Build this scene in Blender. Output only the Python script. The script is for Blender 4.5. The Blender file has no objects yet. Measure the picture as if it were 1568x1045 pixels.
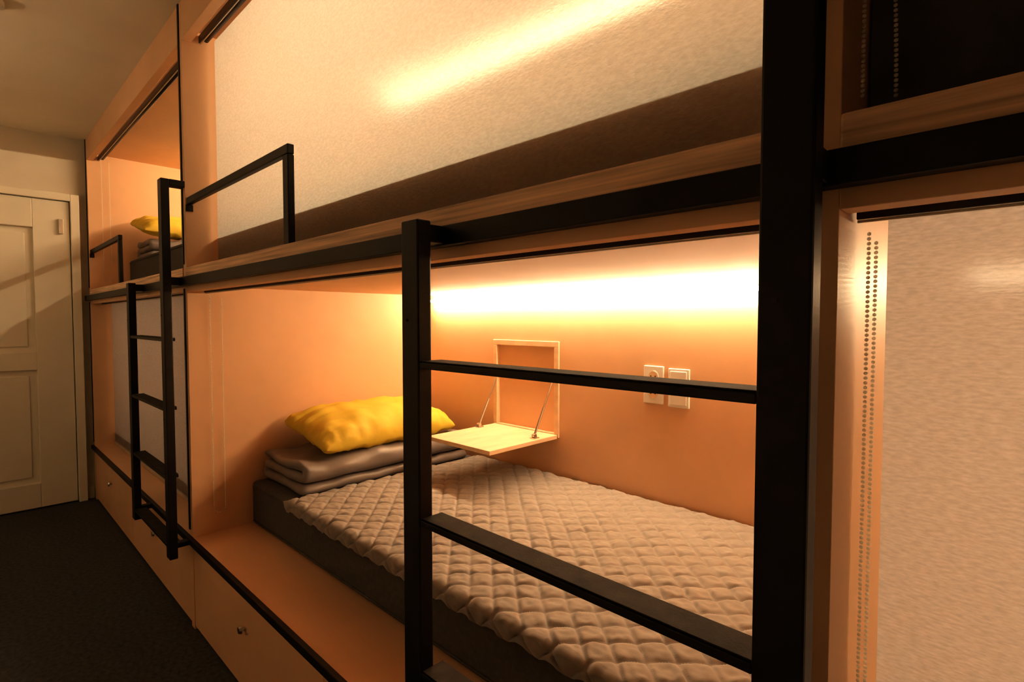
import bpy, bmesh, math, random
from mathutils import Vector, Matrix, noise
random.seed(4)
scene = bpy.context.scene
COL = scene.collection

# ------------------------------------------------------------ materials
def new_mat(name):
    m = bpy.data.materials.new(name); m.use_nodes = True
    nt = m.node_tree
    return m, nt, nt.nodes["Principled BSDF"]

def pmat(name, col, rough=0.6, var=0.06, nscale=8.0, bump=0.0, bscale=120.0, stretch=(1,1,1), metallic=0.0, spec=0.4, sheen=0.0, dist=0.002, detail=4):
    m, nt, b = new_mat(name)
    tc = nt.nodes.new("ShaderNodeTexCoord")
    mp = nt.nodes.new("ShaderNodeMapping"); mp.inputs["Scale"].default_value = stretch
    nt.links.new(tc.outputs["Object"], mp.inputs["Vector"])
    n = nt.nodes.new("ShaderNodeTexNoise"); n.inputs["Scale"].default_value = nscale; n.inputs["Detail"].default_value = detail
    nt.links.new(mp.outputs[0], n.inputs["Vector"])
    r = nt.nodes.new("ShaderNodeValToRGB")
    c0 = [max(0, c*(1-var*2)) for c in col]; c1 = [min(1, c*(1+var*2)) for c in col]
    r.color_ramp.elements[0].position = 0.3; r.color_ramp.elements[1].position = 0.7
    r.color_ramp.elements[0].color = (*c0, 1); r.color_ramp.elements[1].color = (*c1, 1)
    nt.links.new(n.outputs["Fac"], r.inputs[0]); nt.links.new(r.outputs[0], b.inputs["Base Color"])
    b.inputs["Roughness"].default_value = rough; b.inputs["Metallic"].default_value = metallic
    b.inputs["Specular IOR Level"].default_value = spec
    if sheen: b.inputs["Sheen Weight"].default_value = sheen
    if bump:
        n2 = nt.nodes.new("ShaderNodeTexNoise"); n2.inputs["Scale"].default_value = bscale; n2.inputs["Detail"].default_value = 3
        nt.links.new(mp.outputs[0], n2.inputs["Vector"])
        bp = nt.nodes.new("ShaderNodeBump"); bp.inputs["Strength"].default_value = bump; bp.inputs["Distance"].default_value = dist
        nt.links.new(n2.outputs["Fac"], bp.inputs["Height"]); nt.links.new(bp.outputs[0], b.inputs["Normal"])
    return m

M_panel = pmat("birch_panel", (0.74, 0.465, 0.285), 0.5, 0.03, 3.0, 0.05, 60, (1, 1, 1))
M_ash = pmat("ash_wood_grain", (0.70, 0.47, 0.32), 0.5, 0.22, 3.0, 0.15, 30, (0.9, 34, 34), detail=6)
M_frame = pmat("pale_plywood", (0.78, 0.56, 0.37), 0.5, 0.05, 3, stretch=(8, 2, 8))
M_black = pmat("black_steel", (0.005, 0.005, 0.005), 0.45, 0.2, 20, 0.08, 250, spec=0.25)
M_tread = pmat("ladder_tread_rubber", (0.026, 0.023, 0.021), 0.75, 0.2, 30, 0.2, 300, spec=0.15)
M_wall = pmat("beige_wallpaper", (0.70, 0.64, 0.54), 0.85, 0.02, 5, 0.3, 160)
M_ceil = pmat("ceiling_paint", (0.80, 0.73, 0.62), 0.9, 0.02, 3, 0.15, 120)
M_floor = pmat("charcoal_carpet", (0.046, 0.048, 0.051), 0.95, 0.2, 60, 0.6, 300)
M_door = pmat("cream_door_paint", (0.80, 0.75, 0.64), 0.5, 0.015, 3)
M_matt = pmat("mattress_grey_fabric", (0.066, 0.064, 0.064), 0.9, 0.08, 60, 0.3, 500)
M_quilt = pmat("quilted_taupe_cotton", (0.275, 0.245, 0.23), 0.75, 0.04, 30, 0.2, 400, sheen=0.15)
M_blanket = pmat("grey_satin_duvet", (0.19, 0.17, 0.17), 0.42, 0.05, 10, 0.15, 60, spec=0.5, dist=0.004)
M_pillow = pmat("mustard_yellow_cotton", (0.67, 0.49, 0.06), 0.7, 0.03, 12, 0.2, 35, dist=0.006)
M_white = pmat("white_plastic", (0.86, 0.82, 0.76), 0.35, 0.01, 5)
M_steel = pmat("brushed_steel", (0.55, 0.5, 0.45), 0.3, 0.05, 20, metallic=1.0)
M_curtain = pmat("dark_curtain_fabric", (0.060, 0.058, 0.058), 0.75, 0.08, 20, 0.2, 300, sheen=0.2)
M_dark = pmat("socket_hole_dark", (0.05, 0.04, 0.03), 0.6)
M_cass = pmat("blind_cassette_dark", (0.03, 0.022, 0.018), 0.5)
M_alu = pmat("cassette_aluminium", (0.6, 0.55, 0.48), 0.4, metallic=0.6)

# milky translucent bead plastic
M_chain = bpy.data.materials.new("milky_bead_plastic"); M_chain.use_nodes = True
_nt = M_chain.node_tree; _nt.nodes.clear()
_o = _nt.nodes.new("ShaderNodeOutputMaterial"); _d = _nt.nodes.new("ShaderNodeBsdfDiffuse"); _t = _nt.nodes.new("ShaderNodeBsdfTranslucent"); _m = _nt.nodes.new("ShaderNodeMixShader")
_n = _nt.nodes.new("ShaderNodeTexNoise"); _n.inputs["Scale"].default_value = 50
_r = _nt.nodes.new("ShaderNodeValToRGB"); _r.color_ramp.elements[0].color = (0.92, 0.89, 0.83, 1); _r.color_ramp.elements[1].color = (0.97, 0.95, 0.90, 1)
_nt.links.new(_n.outputs["Fac"], _r.inputs[0])
for _s in (_d, _t): _nt.links.new(_r.outputs[0], _s.inputs["Color"])
_m.inputs[0].default_value = 0.6
_nt.links.new(_d.outputs[0], _m.inputs[1]); _nt.links.new(_t.outputs[0], _m.inputs[2]); _nt.links.new(_m.outputs[0], _o.inputs[0])

def blind_mat(name, col, transl=0.5, refr=0.12, zst=3.2, contrast=0.10):
    m = bpy.data.materials.new(name); m.use_nodes = True
    nt = m.node_tree; nt.nodes.clear()
    out = nt.nodes.new("ShaderNodeOutputMaterial")
    tc = nt.nodes.new("ShaderNodeTexCoord")
    mp = nt.nodes.new("ShaderNodeMapping"); mp.inputs["Scale"].default_value = (1, 1, zst)
    n = nt.nodes.new("ShaderNodeTexNoise"); n.inputs["Scale"].default_value = 95; n.inputs["Detail"].default_value = 4
    nt.links.new(tc.outputs["Object"], mp.inputs[0]); nt.links.new(mp.outputs[0], n.inputs["Vector"])
    r = nt.nodes.new("ShaderNodeValToRGB")
    r.color_ramp.elements[0].position = 0.35; r.color_ramp.elements[1].position = 0.68
    r.color_ramp.elements[0].color = (*[c*(1-contrast) for c in col], 1); r.color_ramp.elements[1].color = (*[min(1, c*(1+contrast*0.5)) for c in col], 1)
    nt.links.new(n.outputs["Fac"], r.inputs[0])
    bp = nt.nodes.new("ShaderNodeBump"); bp.inputs["Strength"].default_value = 0.35; bp.inputs["Distance"].default_value = 0.002
    nt.links.new(n.outputs["Fac"], bp.inputs["Height"])
    d = nt.nodes.new("ShaderNodeBsdfDiffuse"); t = nt.nodes.new("ShaderNodeBsdfTranslucent"); g = nt.nodes.new("ShaderNodeBsdfRefraction")
    g.inputs["IOR"].default_value = 1.12; g.inputs["Roughness"].default_value = 0.5
    for s in (d, t, g):
        nt.links.new(r.outputs[0], s.inputs["Color"]); nt.links.new(bp.outputs[0], s.inputs["Normal"])
    m1 = nt.nodes.new("ShaderNodeMixShader"); m1.inputs[0].default_value = transl
    m2 = nt.nodes.new("ShaderNodeMixShader"); m2.inputs[0].default_value = refr
    nt.links.new(d.outputs[0], m1.inputs[1]); nt.links.new(t.outputs[0], m1.inputs[2])
    nt.links.new(m1.outputs[0], m2.inputs[1]); nt.links.new(g.outputs[0], m2.inputs[2])
    nt.links.new(m2.outputs[0], out.inputs[0])
    return m
M_blind = blind_mat("roller_blind_linen", (0.53, 0.535, 0.53), 0.86, 0.055, 2.0, 0.10)
M_blind_grey = blind_mat("roller_blind_grey_crepe", (0.54, 0.525, 0.54), 0.74, 0.012, 3.6, 0.15)

LEDC = (1.0, 0.75, 0.43)
def led_mat(name, strength):
    m = bpy.data.materials.new(name); m.use_nodes = True
    nt = m.node_tree; nt.nodes.clear()
    e = nt.nodes.new("ShaderNodeEmission"); o = nt.nodes.new("ShaderNodeOutputMaterial")
    e.inputs[0].default_value = (*LEDC, 1); e.inputs[1].default_value = strength
    nt.links.new(e.outputs[0], o.inputs[0])
    return m
M_led = led_mat("warm_led", 138)
M_led2 = led_mat("warm_led_upper", 240)
M_led3 = led_mat("warm_led_far", 250)
M_led4 = led_mat("warm_led_right", 160)
M_led5 = led_mat("warm_led_far_lower", 34)

# ------------------------------------------------------------ helpers
def empty(name):
    e = bpy.data.objects.new(name, None); e.empty_display_size = 0.1
    COL.objects.link(e); return e

def finish(bm, name, mat, parent=None, smooth=False):
    me = bpy.data.meshes.new(name); bm.normal_update(); bm.to_mesh(me); bm.free()
    ob = bpy.data.objects.new(name, me); COL.objects.link(ob)
    for m in (mat if isinstance(mat, (list, tuple)) else [mat]): me.materials.append(m)
    if smooth:
        for p in me.polygons: p.use_smooth = True
    if parent: ob.parent = parent
    return ob

def add_box(bm, x0, x1, y0, y1, z0, z1, mi=0):
    vs = [bm.verts.new(p) for p in [(x0,y0,z0),(x1,y0,z0),(x1,y1,z0),(x0,y1,z0),(x0,y0,z1),(x1,y0,z1),(x1,y1,z1),(x0,y1,z1)]]
    for f in [(0,3,2,1),(4,5,6,7),(0,1,5,4),(1,2,6,5),(2,3,7,6),(3,0,4,7)]:
        bm.faces.new([vs[i] for i in f]).material_index = mi

def boxes(name, lst, mat, parent=None, bevel=0.0015, seg=2):
    bm = bmesh.new()
    for b in lst: add_box(bm, *b)
    ob = finish(bm, name, mat, parent)
    if bevel:
        md = ob.modifiers.new("bevel", 'BEVEL'); md.width = bevel; md.segments = seg; md.limit_method = 'ANGLE'
    return ob

def add_cyl(bm, p0, p1, r0, r1=None, seg=16, mi=0):
    r1 = r0 if r1 is None else r1
    p0 = Vector(p0); p1 = Vector(p1); a = (p1-p0).normalized()
    t = a.orthogonal().normalized(); b = a.cross(t)
    A = []; B = []
    for i in range(seg):
        w = 2*math.pi*i/seg; d = t*math.cos(w)+b*math.sin(w)
        A.append(bm.verts.new(p0+d*r0)); B.append(bm.verts.new(p1+d*r1))
    for i in range(seg):
        j = (i+1) % seg
        bm.faces.new([A[i], A[j], B[j], B[i]]).material_index = mi
    bm.faces.new(A[::-1]).material_index = mi; bm.faces.new(B).material_index = mi

# ------------------------------------------------------------ dimensions
FY = 0.65; BY = 1.88; CEIL = 2.58
PART = [(-4.86, -4.82), (-2.53, -2.49), (-0.19, -0.15), (2.18, 2.22)]
BAYS = [(-4.82, -2.53), (-2.49, -0.19), (-0.15, 2.18)]
XL, XR, YF, YB = -4.90, 2.40, -0.95, 1.92

# ------------------------------------------------------------ room shell
boxes("floor", [(XL-0.1, XR+0.1, YF-0.1, YB+0.1, -0.1, 0)], M_floor, bevel=0)
boxes("ceiling", [(XL-0.1, XR+0.1, YF-0.1, YB+0.1, CEIL, CEIL+0.1)], M_ceil, bevel=0)
boxes("wall_left", [(XL-0.1, XL, YF-0.1, YB+0.1, 0, CEIL)], M_wall, bevel=0)
boxes("wall_right", [(XR, XR+0.1, YF-0.1, YB+0.1, 0, CEIL)], M_wall, bevel=0)
boxes("wall_back", [(XL, XR, YB, YB+0.1, 0, CEIL)], M_wall, bevel=0)
boxes("wall_front", [(XL, XR, YF-0.1, YF, 0, CEIL)], M_wall, bevel=0)
boxes("baseboard_left", [(XL, XL+0.012, 0.615, 0.648, 0, 0.09), (XL, XL+0.012, YF, -0.44, 0, 0.09)], M_wall)
boxes("baseboard_front", [(XL+0.02, XR, YF, YF+0.012, 0, 0.09)], M_wall)

# door in the far end wall
door = empty("door_1")
dy0, dy1, dz1 = -0.38, 0.555, 2.13
boxes("door_frame", [(XL, XL+0.055, dy0-0.05, dy0, 0, dz1+0.05), (XL, XL+0.055, dy1, dy1+0.05, 0, dz1+0.05), (XL, XL+0.055, dy0, dy1, dz1, dz1+0.05)], M_door, door, 0.004)
t0, t1 = XL, XL+0.034
st = 0.13; sr = 0.20
boxes("door_leaf", [(t0, t0+0.008, dy0+0.004, dy1-0.004, 0.01, dz1-0.004),
     (t0, t1, dy0+0.004, dy0+st, 0.01, dz1-0.004), (t0, t1, dy1-sr, dy1-0.004, 0.01, dz1-0.004),
     (t0, t1, dy0+st, dy1-sr, dz1-0.20, dz1-0.004), (t0, t1, dy0+st, dy1-sr, 0.01, 0.18),
     (t0, t1, dy0+st, dy1-sr, 0.96, 1.08)], M_door, door, 0.004, 3)
boxes("door_moulding", [(t0, t0+0.020, dy0+st+0.04, dy1-sr-0.04, 1.12, dz1-0.24), (t0, t0+0.020, dy0+st+0.04, dy1-sr-0.04, 0.22, 0.92)], M_door, door, 0.006, 3)
boxes("door_hinge", [(t1, t1+0.02, 0.49, 0.515, 1.90, 2.0)], M_alu, door)
bm = bmesh.new()
add_cyl(bm, (t1, -0.30, 1.0), (t1+0.05, -0.30, 1.0), 0.012); add_cyl(bm, (t1+0.045, -0.31, 1.0), (t1+0.045, -0.19, 1.0), 0.009)
finish(bm, "door_handle", M_steel, door)

# smoke detector
bm = bmesh.new()
add_cyl(bm, (-3.02, 0.10, CEIL), (-3.02, 0.10, CEIL-0.02), 0.06, 0.06, 32); add_cyl(bm, (-3.02, 0.10, CEIL-0.02), (-3.02, 0.10, CEIL-0.045), 0.045, 0.03, 32)
finish(bm, "smoke_detector", M_white)

# ------------------------------------------------------------ built-in bunk carcass
cab = empty("built_in_bunk_bed")
for i, (a, b) in enumerate(PART):
    boxes("partition_panel_%d" % i, [(a, b, FY, BY, 0, CEIL)], M_panel, cab, 0.001)
    boxes("partition_edge_strip_%d" % i, [(a, a+0.016, FY-0.004, FY-0.0005, 0.42, 1.43), (a, a+0.016, FY-0.004, FY-0.0005, 1.53, CEIL)], M_black, cab, 0.0005)
Z1 = 0.393; ZC = 1.42; Z2 = 1.516; ZT = 2.45; ZS = 1.440
NX0, NX1, NZ0, NZ1 = -1.952, -1.528, 0.765, 1.203   # niche in the back panel
for i, (a, b) in enumerate(BAYS):
    boxes("lower_deck_%d" % i, [(a, b, FY, BY, Z1-0.04, Z1)], M_panel, cab, 0.001)
    boxes("upper_deck_%d" % i, [(a, b, 0.76, BY, ZS, 1.50)], M_panel, cab, 0.001)
    boxes("upper_deck_top_%d" % i, [(a, b, 0.72, BY, 1.50, 1.512)], M_panel, cab, 0.001)
    boxes("rail_fascia_%d" % i, [(a, b, FY, 0.685, ZC-0.003, 1.474)], M_panel, cab, 0.0015)
    boxes("rail_wood_capping_%d" % i, [(a, b, FY-0.004, 0.72, 1.475, Z2)], M_ash, cab, 0.003)
    boxes("header_fascia_%d" % i, [(a, b, FY, 0.685, 2.43, CEIL)], M_panel, cab, 0.0015)
    boxes("bay_ceiling_%d" % i, [(a, b, 0.69, BY, ZT+0.03, ZT+0.05)], M_panel, cab, 0)
    boxes("plinth_%d" % i, [(a, b, FY+0.04, FY+0.06, 0, 0.05)], M_dark, cab, 0)
    mid = (a+b)/2
    for k, (p, q) in enumerate([(a+0.003, mid-0.002), (mid+0.002, b-0.003)]):
        boxes("drawer_front_%d_%d" % (i, k), [(p, q, FY+0.002, FY+0.02, 0.015, Z1-0.045)], M_panel, cab, 0.0015)
        c = (p+q)/2
        bm = bmesh.new()
        add_cyl(bm, (c, FY+0.002, 0.24), (c, FY-0.012, 0.24), 0.006); add_cyl(bm, (c, FY-0.012, 0.24), (c, FY-0.02, 0.24), 0.014, 0.011, 24)
        finish(bm, "drawer_knob_%d_%d" % (i, k), M_steel, cab)
    # back panels
    y0, y1 = BY, BY+0.02
    if i == 1:
        boxes("back_panel_%d" % i, [(a, NX0, y0, y1, Z1, ZC+0.05), (NX1, b, y0, y1, Z1, ZC+0.05), (NX0, NX1, y0, y1, Z1, NZ0), (NX0, NX1, y0, y1, NZ1, ZC+0.05), (a, b, y0, y1, 1.5, ZT+0.05)], M_panel, cab, 0)
    else:
        boxes("back_panel_%d" % i, [(a, b, y0, y1, Z1, ZT+0.05)], M_panel, cab, 0)
# continuous black steel rails
boxes("steel_rail_upper", [(-4.86, 2.22, 0.622, FY-0.005, 1.437, 1.474)], M_black, cab, 0.002)
boxes("steel_rail_ledge", [(-4.86, 2.22, 0.632, FY-0.001, 0.370, Z1+0.004)], M_black, cab, 0.002)

# guard rails on upper decks
def guard(x0, x1):
    g = empty("bed_guard_rail")
    boxes("guard_bar", [(x0, x1, 0.655, 0.675, 1.772, 1.800)], M_black, g, 0.003)
    boxes("guard_post", [(x1-0.036, x1, 0.655, 0.675, Z2+0.001, 1.771)], M_black, g, 0.003)
    boxes("guard_flange", [(x0, x0+0.006, 0.652, 0.678, 1.745, 1.771)], M_black, g, 0.001)
guard(-2.489, -1.52)
guard(-4.819, -3.84)
guard(0.95, 2.179)

# ------------------------------------------------------------ ladders
def ladder(xr):
    L = empty("bunk_ladder"); xl = xr-0.625
    y0, y1 = 0.56, 0.59; w = 0.025
    boxes("long_upright", [(xr-w, xr+w, y0, y1, 0.33, 1.86)], M_black, L, 0.003)
    boxes("short_upright", [(xl-w, xl+w, y0, y1, 0.33, 1.478)], M_black, L, 0.003)
    boxes("top_return", [(xr-w, xr+w, y1, 0.645, 1.835, 1.86)], M_black, L, 0.002)
    br = []
    for x in (xr, xl):
        br += [(x-0.012, x+0.022, y1, 0.6315, 0.372, 0.392), (x-0.012, x+0.022, y1, 0.6215, 1.440, 1.472)]
    boxes("wall_brackets", br, M_black, L, 0.002)
    rz = [1.226, 0.943, 0.663, 0.383]
    boxes("rung_frames", [(xl+w, xr-w, y0+0.002, y0+0.05, z-0.012, z-0.0005) for z in rz], M_black, L, 0.0015)
    boxes("rung_treads", [(xl+w+0.001, xr-w-0.001, y0+0.005, y0+0.05, z, z+0.002) for z in rz], M_tread, L, 0.0005)
    bm = bmesh.new()
    for x, z in ((xr, 1.32), (xr, 0.9), (xl, 1.3)):
        add_cyl(bm, (x-0.008, y0, z), (x-0.008, y0-0.002, z), 0.0025, seg=12)
    finish(bm, "screws", M_tread, L)
ladder(-0.175)
ladder(-2.49)

# ------------------------------------------------------------ LED strips (round diffuser on a slim wall bracket)
def led(x0, x1, z, mat, drop=0.034):
    e = empty("led_strip_light")
    bm = bmesh.new(); add_cyl(bm, (x0+0.004, 1.856, z-drop), (x1-0.004, 1.856, z-drop), 0.008, seg=12)
    finish(bm, "led_diffuser_tube", mat, e, False)
    boxes("led_backplate", [(x0, x1, 1.866, 1.8795, z-drop-0.006, z-drop+0.006)], M_alu, e, 0)
led(-2.44, -0.24, ZS, M_led)
led(-2.44, -0.24, ZT+0.03, M_led2)
led(-4.77, -2.58, ZT+0.03, M_led3)
led(-4.77, -2.58, ZS, M_led5)
led(-0.12, 2.13, ZS, M_led4)

# ------------------------------------------------------------ roller blinds
def chain_pts(x, y, dy, dx, z0, z1):
    pts = []
    n = int((z1-z0)/0.0056)
    for i in range(n): pts.append((x, y, z1-i*0.0056))
    m = 8
    for i in range(m+1):
        a = math.pi*i/m
        pts.append((x+dx/2*(1-math.cos(a)), y+dy/2*(1-math.cos(a)), z0-0.5*max(abs(dy), abs(dx))*math.sin(a)))
    for i in range(n): pts.append((x+dx, y+dy, z0+i*0.0056))
    return pts
def bead_chain(name, pts, parent, r=0.0024):
    bm = bmesh.new()
    for p in pts:
        bmesh.ops.create_icosphere(bm, subdivisions=1, radius=r, matrix=Matrix.Translation(p))
    return finish(bm, name, M_chain, parent, True)
def blind(a, b, ztop, zbot, closed=True, ypl=0.765, chain=None, gap=0.026, mat=None):
    B = empty("roller_blind")
    bm = bmesh.new(); add_cyl(bm, (a+0.006, ypl-0.025, ztop+0.012), (b-0.006, ypl-0.025, ztop+0.012), 0.010, seg=20)
    ob = finish(bm, "roller_tube", M_cass, B, True)
    boxes("cassette_front", [(a+0.003, b-0.003, 0.712, 0.717, ztop-0.008, ztop+0.02)], M_cass, B, 0.001)
    boxes("cassette_lip", [(a+0.003, b-0.003, 0.7175, 0.721, ztop-0.011, ztop-0.008)], M_alu, B, 0)
    if closed:
        bm = bmesh.new()
        nx, nz = 60, 30; V = []
        for j in range(nz+1):
            for i in range(nx+1):
                x = a+gap+(b-a-2*gap)*i/nx; z = ztop+0.01+(zbot-ztop-0.01)*j/nz
                V.append(bm.verts.new((x, ypl+0.002*noise.noise(Vector((x*2, z*2, a)))*j/nz*2, z)))
        for j in range(nz):
            for i in range(nx):
                k = j*(nx+1)+i; bm.faces.new([V[k], V[k+nx+1], V[k+nx+2], V[k+1]])
        finish(bm, "blind_fabric", mat or M_blind, B, True)
        boxes("hem_bar", [(a+gap, b-gap, ypl-0.006, ypl+0.006, zbot-0.022, zbot-0.001)], M_alu, B, 0.002)
    if chain: bead_chain("bead_chain", chain_pts(*chain), B)
    return B
blind(*BAYS[1], 2.445, 1.545, chain=None)
blind(*BAYS[1], 1.422, 0, closed=False, chain=(-2.478, 0.730, 0.045, 0.0, 0.50, 1.40))
blind(*BAYS[2], 1.422, 0.42, chain=(-0.139, 0.738, 0.012, 0.005, 0.50, 1.40), ypl=0.757, mat=M_blind_grey)
blind(*BAYS[0], 1.422, 0.42, chain=None, mat=M_blind_grey)
blind(*BAYS[0], 2.445, 0, closed=False, chain=(-4.808, 0.730, 0.045, 0.0, 1.60, 2.44))

# dark curtain closing the right-hand upper bunk, with its draw chain
cu = empty("dark_privacy_curtain")
bm = bmesh.new(); V = []; nx, nz = 420, 40; a, b = -0.147, 2.17
for j in range(nz+1):
    for i in range(nx+1):
        x = a+(b-a)*i/nx; z = 2.47-(2.47-1.53)*j/nz; f = j/nz
        k = min(1, i/25)
        y = 0.765+k*((0.008+0.018*f)*math.sin(x*34+1.5*math.sin(x*5)+2.2*f*math.sin(x*3+1))+0.014*noise.noise(Vector((x*4, 0, z*2))))
        V.append(bm.verts.new((x, y, z)))
for j in range(nz):
    for i in range(nx):
        k = j*(nx+1)+i; bm.faces.new([V[k], V[k+nx+1], V[k+nx+2], V[k+1]])
finish(bm, "curtain_cloth", M_curtain, cu, True)
pts = []
for i in range(168): pts.append((-0.140, 0.692, 2.43-i*0.0053))
for i in range(169): 
    z = 2.43-i*0.0053; pts.append((-0.116+0.005*math.sin(i*0.045), 0.700-0.003*math.sin(i*0.036), z))
bead_chain("bead_chain", pts, cu, 0.0023)

# ------------------------------------------------------------ mattresses
def rounded_box(name, x0, x1, y0, y1, z0, z1, mat, parent=None, r=0.03):
    bm = bmesh.new(); add_box(bm, x0, x1, y0, y1, z0, z1)
    bmesh.ops.bevel(bm, geom=bm.edges[:], offset=r, segments=4, profile=0.6, affect='EDGES')
    return finish(bm, name, mat, parent, True)
def mattress(x0, x1, z0, z1):
    m = empty("mattress")
    rounded_box("mattress_body", x0, x1, 0.88, 1.865, z0, z1, M_matt, m)
    bm = bmesh.new()
    for zz in (z0+0.022, z1-0.022):
        add_cyl(bm, (x0+0.03, 0.879, zz), (x1-0.03, 0.879, zz), 0.004, seg=8)
    finish(bm, "piping", M_matt, m, True)
mattress(-2.475, -0.22, Z1+0.001, 0.588)
mattress(-2.475, -0.22, 1.513, 1.74)
mattress(-4.80, -2.56, 1.513, 1.74)
mattress(-4.80, -2.56, Z1+0.001, 0.588)
mattress(-0.13, 2.15, Z1+0.001, 0.588)

def quilt(name, x0, x1, y0, y1, zt):
    bm = bmesh.new(); s = 0.0042; P = 0.062
    drop = 0.035
    nx = int((x1-x0)/s); L = (y1-y0)+drop; ny = int(L/s); V = []
    for j in range(ny+1):
        t = -drop+L*j/ny
        for i in range(nx+1):
            x = x0+(x1-x0)*i/nx
            wob = 0.010*noise.noise(Vector((x*3, t*3, 1.3)))
            a = (x*0.92+t+wob)/P/1.35; b = (x*0.92-t+wob)/P/1.35
            q = abs(math.sin(math.pi*a))*abs(math.sin(math.pi*b))
            qq = 1-(1-min(1, q*1.6))**2.2          # flat-topped cells, narrow stitched valleys
            h = 0.012*(qq**0.5)*(0.9+0.35*noise.noise(Vector((x*9, t*9, 0))))
            wr = noise.noise(Vector((x*28, t*28, 3)))+0.6*noise.noise(Vector((x*60, t*60, 9)))
            h += 0.0040*wr*min(1, q*3)
            h += 0.006*noise.noise(Vector((x*2.2, t*2.2, 7)))
            e = min(1.0, max(0.0, (i*s)/0.02), ((nx-i)*s)/0.02, ((ny-j)*s)/0.02)
            if t >= 0:
                r = 0.012; y = y0+t; z = zt-0.001+h*e
                if t < r: z -= (r-math.sqrt(max(0, r*r-(r-t)**2)))*0.6
            else:
                bulge = h*1.3
                y = y0-bulge*0.9-0.004+0.003*noise.noise(Vector((x*12, 5, 0)))
                z = zt-0.005+t+0.018*(q**0.5)-0.006
            V.append(bm.verts.new((x, y, z)))
    for j in range(ny):
        for i in range(nx):
            k = j*(nx+1)+i; bm.faces.new([V[k], V[k+1], V[k+nx+2], V[k+nx+1]])
    return finish(bm, name, M_quilt, None, True)
quilt("quilted_mattress_pad", -2.06, -0.23, 0.872, 1.862, 0.596)

# ------------------------------------------------------------ folded duvet
def duvet(x0, x1, y0, y1, z0, seed=0):
    n_arc = 8; h = 0.0225; g = 0.047
    zc = [h, h+g, h+2*g]
    P = []
    for i in range(16): P.append((x1-0.01-(x1-0.01-x0-0.03)*i/15, zc[0]))
    for i in range(1, n_arc): a = math.pi*i/n_arc; P.append((x0+0.03-math.sin(a)*g/2, zc[0]+g/2*(1-math.cos(a))))
    for i in range(16): P.append((x0+0.03+(x1-0.03-x0-0.03)*i/15, zc[1]))
    for i in range(1, n_arc): a = math.pi*i/n_arc; P.append((x1-0.03+math.sin(a)*g/2, zc[1]+g/2*(1-math.cos(a))))
    for i in range(16): P.append((x1-0.03-(x1-0.03-x0-0.01)*i/15, zc[2]))
    P = [Vector((p[0], p[1])) for p in P]
    N = []
    for i in range(len(P)):
        d = (P[min(i+1, len(P)-1)]-P[max(i-1, 0)]).normalized(); N.append(Vector((-d.y, d.x)))
    ring = []
    for i in range(len(P)): ring.append(P[i]+N[i]*h)
    e = (P[-1]-P[-2]).normalized()
    for k in (-1, 0, 1): a = math.pi/4*k; ring.append(P[-1]+e*h*math.cos(a)-N[-1]*h*math.sin(a))
    for i in reversed(range(len(P))): ring.append(P[i]-N[i]*h)
    e = (P[0]-P[1]).normalized()
    for k in (-1, 0, 1): a = math.pi/4*k; ring.append(P[0]+e*h*math.cos(a)+N[0]*h*math.sin(a))
    bm = bmesh.new(); ny = 60; rings = []
    for j in range(ny+1):
        f = j/ny; y = y0+(y1-y0)*f
        end = min(f, 1-f)*(y1-y0)
        sh = 1 if end > 0.02 else 0.55+0.45*math.sqrt(max(0, 1-((0.02-end)/0.02)**2))
        R = []
        for i, q in enumerate(ring):
            if i < len(P): c = P[i]
            elif i < len(P)+3: c = P[-1]
            elif i < 2*len(P)+3: c = P[2*len(P)+2-i]
            else: c = P[0]
            p = c+(q-c)*sh
            top = (p.y/(2*h+2*g))
            w = noise.noise(Vector((p.x*7+seed, y*9, p.y*14)))*0.010 + noise.noise(Vector((p.x*22, y*15+seed, p.y*30)))*0.005
            sag = -0.012*top*math.exp(-((f-0.1)/0.12)**2)
            yy = y+0.014*noise.noise(Vector((p.x*6, f*1.5, p.y*40+seed)))
            xx = p.x+w*1.0+0.014*math.sin(f*5+seed)*top
            R.append(bm.verts.new((xx, yy, max(z0+0.001, z0+p.y+(w+sag)*(0.25+top)))))
        rings.append(R)
    n = len(ring)
    for j in range(ny):
        for i in range(n):
            k = (i+1) % n
            bm.faces.new([rings[j][i], rings[j][k], rings[j+1][k], rings[j+1][i]])
    m = len(P)
    for R, fl in ((rings[0], False), (rings[-1], True)):
        for i in range(m-1):
            q = [R[i], R[i+1], R[2*m+2-i-1], R[2*m+2-i]]
            bm.faces.new(q if fl else q[::-1])
        q = [R[m-1], R[m], R[m+1], R[m+2], R[m+3]]; bm.faces.new(q if fl else q[::-1])
        q = [R[2*m+2], R[2*m+3], R[2*m+4], R[2*m+5], R[0]]; bm.faces.new(q if fl else q[::-1])
    bmesh.ops.recalc_face_normals(bm, faces=bm.faces[:])
    ob = finish(bm, "folded_duvet", M_blanket, None, True)
    md = ob.modifiers.new("sub", 'SUBSURF'); md.levels = 1; md.render_levels = 1
    return ob
duvet(-2.46, -2.075, 0.93, 1.80, 0.590)
duvet(-4.79, -4.39, 0.93, 1.80, 1.742, seed=5)

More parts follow.
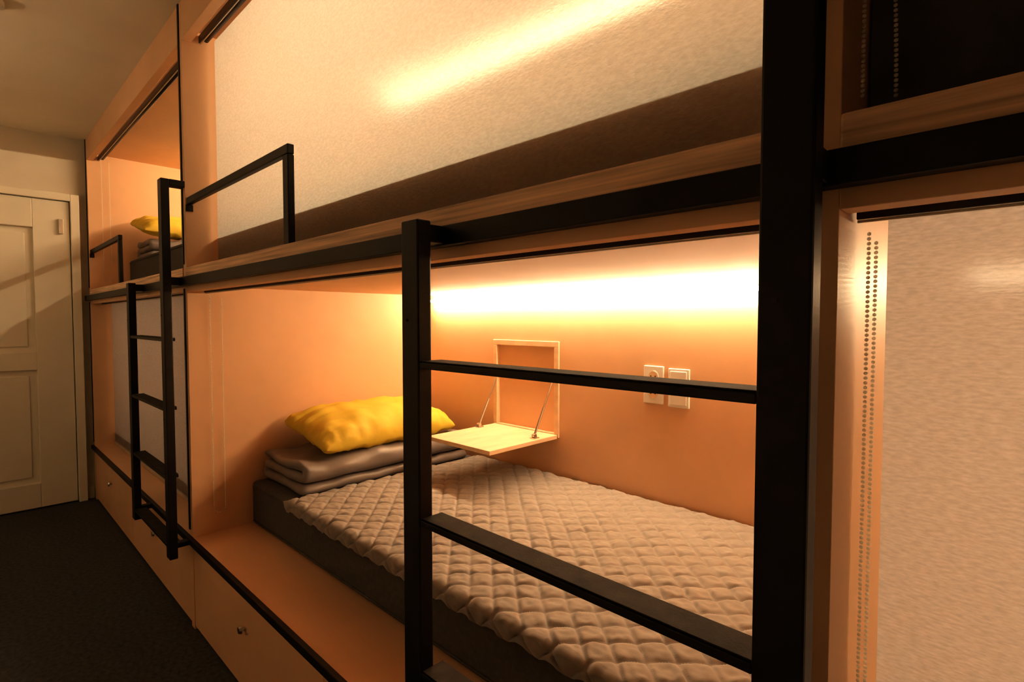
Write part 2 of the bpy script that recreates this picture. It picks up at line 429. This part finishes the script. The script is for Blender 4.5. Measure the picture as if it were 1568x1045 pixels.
# ------------------------------------------------------------ pillows
def pillow(cx, cy, cz, hx, hy, T, tilt, rotz=0.0, seed=0):
    bm = bmesh.new(); n = 64
    def P(u, v, s):
        k = 1-0.05*(1-abs(u)**2)*abs(v)**4
        k2 = 1-0.06*(1-abs(v)**2)*abs(u)**4
        cr = 1-0.05*(abs(u)*abs(v))**6
        x = hx*u*k2*cr; y = hy*v*k*cr
        t = max(0, 1-abs(u)**3.2)**0.5*max(0, 1-abs(v)**3.6)**0.5
        wr = 0.0
        eu = abs(u); ev = abs(v)
        wr += 0.018*noise.noise(Vector((u*1.5+seed, v*10, s)))*eu**2
        wr += 0.018*noise.noise(Vector((u*7+seed, v*2.2, s+4)))*ev**2
        wr += 0.012*noise.noise(Vector((u*2.5, v*4, s*3+seed)))
        z = s*(T*t*(1.0 if s > 0 else 0.6)+wr*min(1, t*3))
        return Vector((x, y, z))
    M = Matrix.Translation((cx, cy, cz)) @ Matrix.Rotation(rotz, 4, 'Z') @ Matrix.Rotation(tilt, 4, 'Y')
    top = {}; bot = {}
    for i in range(n+1):
        for j in range(n+1):
            u = math.sin((i/n-0.5)*math.pi*0.999)/math.sin(math.pi*0.4995); v = math.sin((j/n-0.5)*math.pi*0.999)/math.sin(math.pi*0.4995)
            edge = i in (0, n) or j in (0, n)
            vv = bm.verts.new(M @ P(u, v, 1)); top[i, j] = vv
            bot[i, j] = vv if edge else bm.verts.new(M @ P(u, v, -1))
    for i in range(n):
        for j in range(n):
            bm.faces.new([top[i, j], top[i+1, j], top[i+1, j+1], top[i, j+1]])
            f = [bot[i, j], bot[i, j+1], bot[i+1, j+1], bot[i+1, j]]
            bm.faces.new(f)
    bmesh.ops.recalc_face_normals(bm, faces=bm.faces[:])
    return finish(bm, "yellow_pillow", M_pillow, None, True)
pillow(-2.275, 1.385, 0.800, 0.20, 0.375, 0.092, math.radians(12), math.radians(3))
pillow(-4.56, 1.24, 1.960, 0.20, 0.37, 0.09, math.radians(13), math.radians(2), seed=3)

# ------------------------------------------------------------ fold-down table niche
tb = empty("fold_down_wall_table")
fw = 0.026; fy0 = BY-0.008; fy1 = BY+0.018
boxes("niche_frame", [(NX0, NX1, fy0, fy1, NZ1-fw, NZ1), (NX0, NX0+fw, fy0, fy1, NZ0+fw*0.7, NZ1-fw), (NX1-fw, NX1, fy0, fy1, NZ0+fw*0.7, NZ1-fw), (NX0, NX1, fy0, fy1, NZ0, NZ0+fw*0.7)], M_frame, tb, 0.002)
boxes("niche_back", [(NX0+fw, NX1-fw, BY+0.014, BY+0.018, NZ0+0.018, NZ1-fw)], M_panel, tb, 0)
boxes("table_leaf", [(NX0+0.012, NX1-0.004, 1.448, fy0-0.002, NZ0-0.004, NZ0+0.014)], M_frame, tb, 0.002)
bm = bmesh.new()
for sx in (NX0+fw+0.006, NX1-fw-0.006):
    p0 = Vector((sx, BY-0.006, 1.03)); p1 = Vector((sx, 1.745, NZ0+0.026))
    mid = p0.lerp(p1, 0.5)
    add_cyl(bm, p0, mid, 0.0035, seg=10); add_cyl(bm, mid, p1, 0.0055, seg=12)
    add_cyl(bm, p1-Vector((0.008, 0, 0)), p1+Vector((0.008, 0, 0)), 0.009, seg=14)
    add_cyl(bm, p0-Vector((0.006, 0, 0)), p0+Vector((0.006, 0, 0)), 0.007, seg=12)
    add_box(bm, sx-0.012, sx+0.012, 1.73, 1.765, NZ0+0.0145, NZ0+0.019)
finish(bm, "stay_arms", M_steel, tb)

# ------------------------------------------------------------ socket plates
def plate(x0, x1, z0, z1, kind):
    e = empty("wall_socket" if kind == 0 else "light_switch")
    boxes("plate", [(x0, x1, BY-0.009, BY-0.0005, z0, z1)], M_white, e, 0.003, 3)
    cx = (x0+x1)/2
    if kind == 0:
        for cz in (z0+(z1-z0)*0.27, z0+(z1-z0)*0.73):
            bm = bmesh.new(); add_cyl(bm, (cx, BY-0.009, cz), (cx, BY-0.0105, cz), 0.022, seg=28)
            finish(bm, "socket_ring", M_white, e)
            bm = bmesh.new(); add_cyl(bm, (cx, BY-0.0106, cz), (cx, BY-0.0112, cz), 0.0185, seg=28)
            finish(bm, "socket_face", M_frame, e)
            bm = bmesh.new()
            for dx in (-0.0095, 0.0095): add_cyl(bm, (cx+dx, BY-0.0113, cz), (cx+dx, BY-0.0118, cz), 0.003, seg=12)
            finish(bm, "socket_holes", M_dark, e)
    else:
        h = (z1-z0)/2
        boxes("rocker_keys", [(x0+0.01, x1-0.01, BY-0.0125, BY-0.009, z0+0.010, z0+h-0.004), (x0+0.01, x1-0.01, BY-0.0125, BY-0.009, z0+h+0.004, z1-0.010)], M_white, e, 0.002, 3)
plate(-1.095, -1.010, 0.975, 1.122, 0)
plate(-0.990, -0.905, 0.970, 1.117, 1)

# ------------------------------------------------------------ aisle fill: invented uplight, out of view, added to brighten ceiling and door
sc = empty("added_fill_uplight")
SX, SY, SZ = -3.3, YF+0.08, 2.05
bm = bmesh.new()
seg = 24
rings = []
for r, z in ((0.02, SZ-0.10), (0.045, SZ-0.06), (0.07, SZ), (0.064, SZ), (0.04, SZ-0.055)):
    rings.append([bm.verts.new((SX+r*math.cos(2*math.pi*i/seg), SY+r*math.sin(2*math.pi*i/seg), z)) for i in range(seg)])
for A, B in zip(rings, rings[1:]):
    for i in range(seg): bm.faces.new([A[i], A[(i+1) % seg], B[(i+1) % seg], B[i]])
bm.faces.new(rings[0][::-1]); bm.faces.new(rings[-1])
finish(bm, "fill_uplight_cup", M_white, sc, True)
boxes("fill_uplight_mount", [(SX-0.02, SX+0.02, YF, SY-0.03, SZ-0.09, SZ-0.05)], M_white, sc)
la = bpy.data.lights.new("fill_uplight_lamp", 'AREA'); la.shape = 'DISK'; la.size = 0.11; la.energy = 5.5; la.color = (1.0, 0.75, 0.46)
lo = bpy.data.objects.new("fill_uplight_lamp", la); COL.objects.link(lo); lo.parent = sc; lo.location = (SX, SY, SZ-0.005); lo.rotation_euler = (math.pi, 0, 0)
w = bpy.data.worlds.new("world"); scene.world = w; w.use_nodes = True
w.node_tree.nodes["Background"].inputs[0].default_value = (0.02, 0.015, 0.01, 1); w.node_tree.nodes["Background"].inputs[1].default_value = 0.2

# ------------------------------------------------------------ camera
cd = bpy.data.cameras.new("camera"); cam = bpy.data.objects.new("camera", cd); COL.objects.link(cam)
cd.sensor_width = 36; cd.lens = 820/1568*36; cd.clip_start = 0.02
cam.location = (0, 0, 1.3)
fwd = Vector((-0.697, 0.717, -0.039)).normalized()
cam.rotation_euler = fwd.to_track_quat('-Z', 'Y').to_euler()
scene.camera = cam
scene.view_settings.view_transform = 'Standard'
try: scene.view_settings.look = 'Medium High Contrast'
except Exception: scene.view_settings.look = 'None'
scene.view_settings.exposure = 0.0
